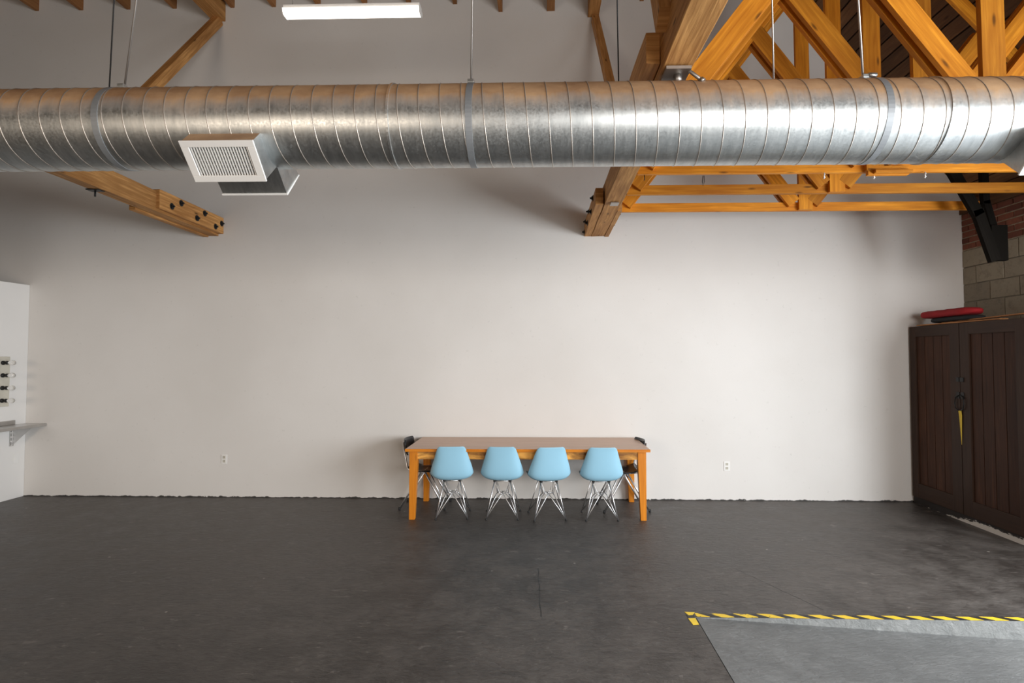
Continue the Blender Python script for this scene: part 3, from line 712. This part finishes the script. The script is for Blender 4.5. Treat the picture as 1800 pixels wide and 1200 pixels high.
# ------------------------------------------------------------------ cabinet on the right
XC = 4.492; CY0, CY1 = 5.27, 6.965; CT = CZ + .376
T = thing('wardrobe_cabinet', 'tall dark-stained wooden cabinet with two plank doors in the right corner', 'cabinet', (XC + .33, 6.1, 0))
bm = BM(); box(bm, XC + .035, RX - .02, CY0, CY1, .075, CT - .001); obj('body', bm, M['cab_frame'], T, bevel=.004)
bm = BM(); box(bm, XC + .012, XC + .034, CY0 + .005, CY1 - .005, 0.0, .085); obj('toe_board', bm, M['toe'], T, label='white toe board with worn black paint')
def door(ya, yb, pa, pb, npl):
    bm = BM(); z0, z1 = .082, CT - .004; xm = XC + .0155
    beam(bm, (xm, (ya + pa) / 2, z0), (xm, (ya + pa) / 2, z1), .031, pa - ya, (0, 1, 0))
    beam(bm, (xm, (pb + yb) / 2, z0), (xm, (pb + yb) / 2, z1), .031, yb - pb, (0, 1, 0))
    beam(bm, (xm + .0005, pa - .002, z1 - .062), (xm + .0005, pb + .002, z1 - .062), .030, .124)
    beam(bm, (xm + .0005, pa - .002, z0 + .085), (xm + .0005, pb + .002, z0 + .085), .030, .17)
    d = obj('door', bm, M['cab_frame'], T, bevel=.002)
    pw = (pb - pa) / npl
    for k in range(npl):
        bm = BM(); y = pa + pw * (k + .5); beam(bm, (XC + .0245, y, z0 + .15), (XC + .0245, y, z1 - .10), .012, pw - .007, (0, 1, 0)); obj('plank', bm, M['cab'], d, bevel=.002)
    return d
dl = door(6.143, 6.955, 6.285, 6.855, 4)
dr = door(5.285, 6.135, 5.425, 6.005, 4)
for dd, s in ((dl, 1), (dr, -1)):
    yc = 6.139
    bm = BM(); zc = CZ - .41
    box(bm, XC - .006, XC + .001, yc + s * .008, yc + s * .055, zc - .035, zc + .035)
    tube(bm, [(XC - .012, yc + s * .012, zc), (XC - .014, yc + s * .055, zc - .015), (XC - .016, yc + s * .066, zc - .09), (XC - .016, yc + s * .05, zc - .145), (XC - .014, yc + s * .008, zc - .16)], .0065, 8)
    obj('ring_handle', bm, M['black_iron'], dd)
bm = BM(); box(bm, XC - .012, XC + .001, 6.145, 6.185, CZ - .262, CZ - .215); obj('latch', bm, M['black_iron'], dl, bevel=.002)
bm = BM(); box(bm, XC - .012, XC + .001, 6.085, 6.132, CZ - .262, CZ - .215); obj('latch', bm, M['black_iron'], dr, bevel=.002)
bm = BM(); prism(bm, [(XC - .014, 6.157, CZ - .57), (XC - .014, 6.118, CZ - .57), (XC - .012, 6.112, CZ - .62), (XC - .010, 6.126, CZ - .935), (XC - .012, 6.15, CZ - .64)], (.003, 0, 0))
tag(obj('webbing_strap', bm, M['yellow']), 'narrow yellow tapering strap hanging from the cabinet door handles', 'strap')
# things on the cabinet
bm = BM(); beam(bm, (XC + .045, CY0 - .35, CT + .047), (XC + .10, 6.50, CT + .020), .06, .012)
tag(obj('loose_lath', bm, M['loose_board']), 'thin loose wooden lath, the upper one on the cabinet top', 'lath')
bm = BM(); beam(bm, (XC + .06, 5.62, CT + .006), (XC + .03, 6.80, CT + .006), .09, .012)
tag(obj('loose_board', bm, M['loose_board']), 'flat orange-brown board lying on the cabinet top', 'board')
bm = BM(); nseg = 14
for (y0, y1, x, z, rw, rh) in ():
    pass
def cushion(name, x, y0, y1, z, rw, rh, mat, label, cat, tap=.25):
    bm = BM(); n = 16; rings = []
    for k in range(n + 1):
        t = k / n; e = min(1, math.sin(PI * min(t, 1 - t) / .12 / 2) if min(t, 1 - t) < .12 else 1); e = max(e, tap)
        rings.append([bm.verts.new((x + rw * e * math.copysign(abs(math.cos(a)) ** .6, math.cos(a)), y0 + (y1 - y0) * t, z + rh * (1 + e * math.copysign(abs(math.sin(a)) ** .6, math.sin(a)) * (1 + .05 * math.sin(k * 2.1))))) for a in [2 * PI * j / 16 for j in range(16)]])
    for A, B in zip(rings, rings[1:]):
        for j in range(16): bm.faces.new((A[j], A[(j + 1) % 16], B[(j + 1) % 16], B[j]))
    bm.faces.new(rings[0]); bm.faces.new(rings[-1])
    return tag(obj(name, bm, mat, smooth=True), label, cat)
cushion('folded_bag', XC + .13, 5.98, 6.70, CT + .022, .10, .030, M['black_cloth'], 'black folded bag lying under the red cushion on the cabinet', 'bag')
cushion('cushion', XC + .13, 6.02, 6.86, CT + .082, .12, .044, M['red'], 'long flat red cushion on top of the dark cabinet', 'cushion')

# ------------------------------------------------------------------ left edge: shelf, bulbs, mirror, outlets
SZ = CZ - .836
T = thing('steel_shelf', 'stainless steel wall shelf with bracket at the left edge by the back wall', 'shelf', (PX + .15, 6.4, SZ - .02))
bm = BM(); box(bm, PX + .001, PX + .275, 4.9, WY - .004, SZ - .036, SZ); obj('shelf_board', bm, M['stainless'], T, bevel=.003)
bm = BM(); box(bm, PX + .001, PX + .022, 4.9, 6.82, SZ + .001, SZ + .055); obj('back_lip', bm, M['stainless'], T, bevel=.002)
for yb in (6.79, 5.3):
    bm = BM(); prism(bm, [(PX + .012, yb, SZ - .037), (PX + .255, yb, SZ - .037), (PX + .012, yb, SZ - .26)], (0, .004, 0)); box(bm, PX + .001, PX + .014, yb - .024, yb + .024, SZ - .262, SZ - .037)
    br = obj('bracket', bm, M['stainless'], T)
    bm = BM()
    for k in range(4): box(bm, PX + .0135, PX + .0155, yb - .016, yb - .010, SZ - .245 + k * .052, SZ - .21 + k * .052)
    obj('bracket_slots', bm, M['slot'], br)
T = thing('vanity_light_bar', 'cream vertical light bar with four unlit clear bulbs on the left wall', 'wall light', (PX, 6.74, CZ - .3))
bm = BM(); box(bm, PX + .001, PX + .035, 6.53, 6.715, CZ - .60, CZ + .01); obj('back_plate', bm, M['cream_plate'], T, bevel=.003)
for k in range(4):
    z = CZ - .065 - k * .153; y = 6.62
    bm = BM(); lathe(bm, [(0, .026), (.012, .026), (.014, .015), (.045, .015), (.048, .022), (.066, .022)], (PX + .035, y, z), (1, 0, 0), 14); obj('bulb_socket', bm, M['black_iron'], T)
    bm = BM(); lathe(bm, [(0, .014), (.015, .017), (.035, .028), (.055, .032), (.075, .028), (.088, .015), (.092, .002)], (PX + .101, y, z), (1, 0, 0), 16); obj('bulb', bm, M['glass'], T)
T = thing('wall_mirror', 'dark-edged mirror on the left wall beside the bulbs', 'mirror', (PX, 6.1, CZ - .3))
bm = BM(); box(bm, PX + .001, PX + .03, 5.5, 6.505, CZ - .65, CZ + .125); obj('mirror_frame', bm, M['black_iron'], T, bevel=.003)
bm = BM(); box(bm, PX + .0305, PX + .032, 5.53, 6.475, CZ - .62, CZ + .095); obj('mirror_glass', bm, M['chrome'], T)

def outlet(u, v, label, wall='back'):
    if wall == 'back':
        x = (u - 955) / (140.4 * (1 + 2.6e-5 * (u - 955))); z = CZ - (v - 628) / 140.4 * 1.0
        T = thing('wall_outlet', label, 'outlet', (x, WY, z))
        bm = BM(); box(bm, x - .036, x + .036, WY - .007, WY - .0005, z - .058, z + .058); obj('cover_plate', bm, M['white_plastic'], T, bevel=.003)
        for dz in (-.024, .024):
            bm = BM(); box(bm, x - .017, x + .017, WY - .0095, WY - .006, z + dz - .017, z + dz + .017); s = obj('socket', bm, M['cream_plate'], T, bevel=.002)
            bm = BM()
            for dx in (-.007, .007): box(bm, x + dx - .0015, x + dx + .0015, WY - .0105, WY - .009, z + dz - .004, z + dz + .008)
            obj('slots', bm, M['slot'], s)
    else:
        y, z = 6.86, CZ - (v - 628) / 144
        T = thing('wall_outlet', label, 'outlet', (PX, y, z))
        bm = BM(); box(bm, PX + .0005, PX + .007, y - .036, y + .036, z - .058, z + .058); obj('cover_plate', bm, M['white_plastic'], T, bevel=.003)
outlet(398, 808, 'white wall outlet on the back wall left of the table')
outlet(1275, 816, 'white wall outlet on the back wall right of the table')
outlet(20, 810, 'white blank outlet plate on the left wall under the steel shelf', 'left')

# ------------------------------------------------------------------ hazard tape round the ramp corner
bm = BM(); uvs = []
seg = 60; prev = None
for k in range(seg + 1):
    x = 1.04 + (RX - .03 - 1.04) * k / seg; jit = random.uniform(-.003, .003) * (3 if x < 1.6 else 1)
    cur = [bm.verts.new((x, KY + .001 + max(0, jit), .0015)), bm.verts.new((x, KY + .052 + jit, .0015)), bm.verts.new((x, KY + .052 + jit, .0002)), bm.verts.new((x, KY + .001 + max(0, jit), .0002))]
    if prev:
        for q in range(4): bm.faces.new((prev[q], prev[(q + 1) % 4], cur[(q + 1) % 4], cur[q]))
    else: bm.faces.new(cur)
    prev = cur
bm.faces.new(prev)
tag(obj('hazard_tape', bm, M['tape']), 'yellow and black striped tape along the edge of the ramp', 'tape')
T = thing('tape_corner', 'torn yellow and black tape scrap at the corner of the ramp', 'tape', (.99, 3.86, 0))
bm = BM(); prism(bm, [(.975, 3.947, .0003), (1.045, 3.943, .0003), (1.02, 3.900, .0003), (.99, 3.895, .0003)], (0, 0, .0014)); obj('yellow_piece', bm, M['tape_yellow'], T)
bm = BM(); prism(bm, [(.975, 3.907, .0003), (1.03, 3.913, .0003), (1.024, 3.857, .0003), (.98, 3.853, .0003)], (0, 0, .0012)); obj('black_piece', bm, M['tape_black'], T)
bm = BM(); prism(bm, [(.975, 3.851, .0003), (1.025, 3.855, .0003), (1.025, 3.765, .0003), (.985, 3.760, .0003)], (0, 0, .0014)); obj('yellow_piece', bm, M['tape_yellow'], T)
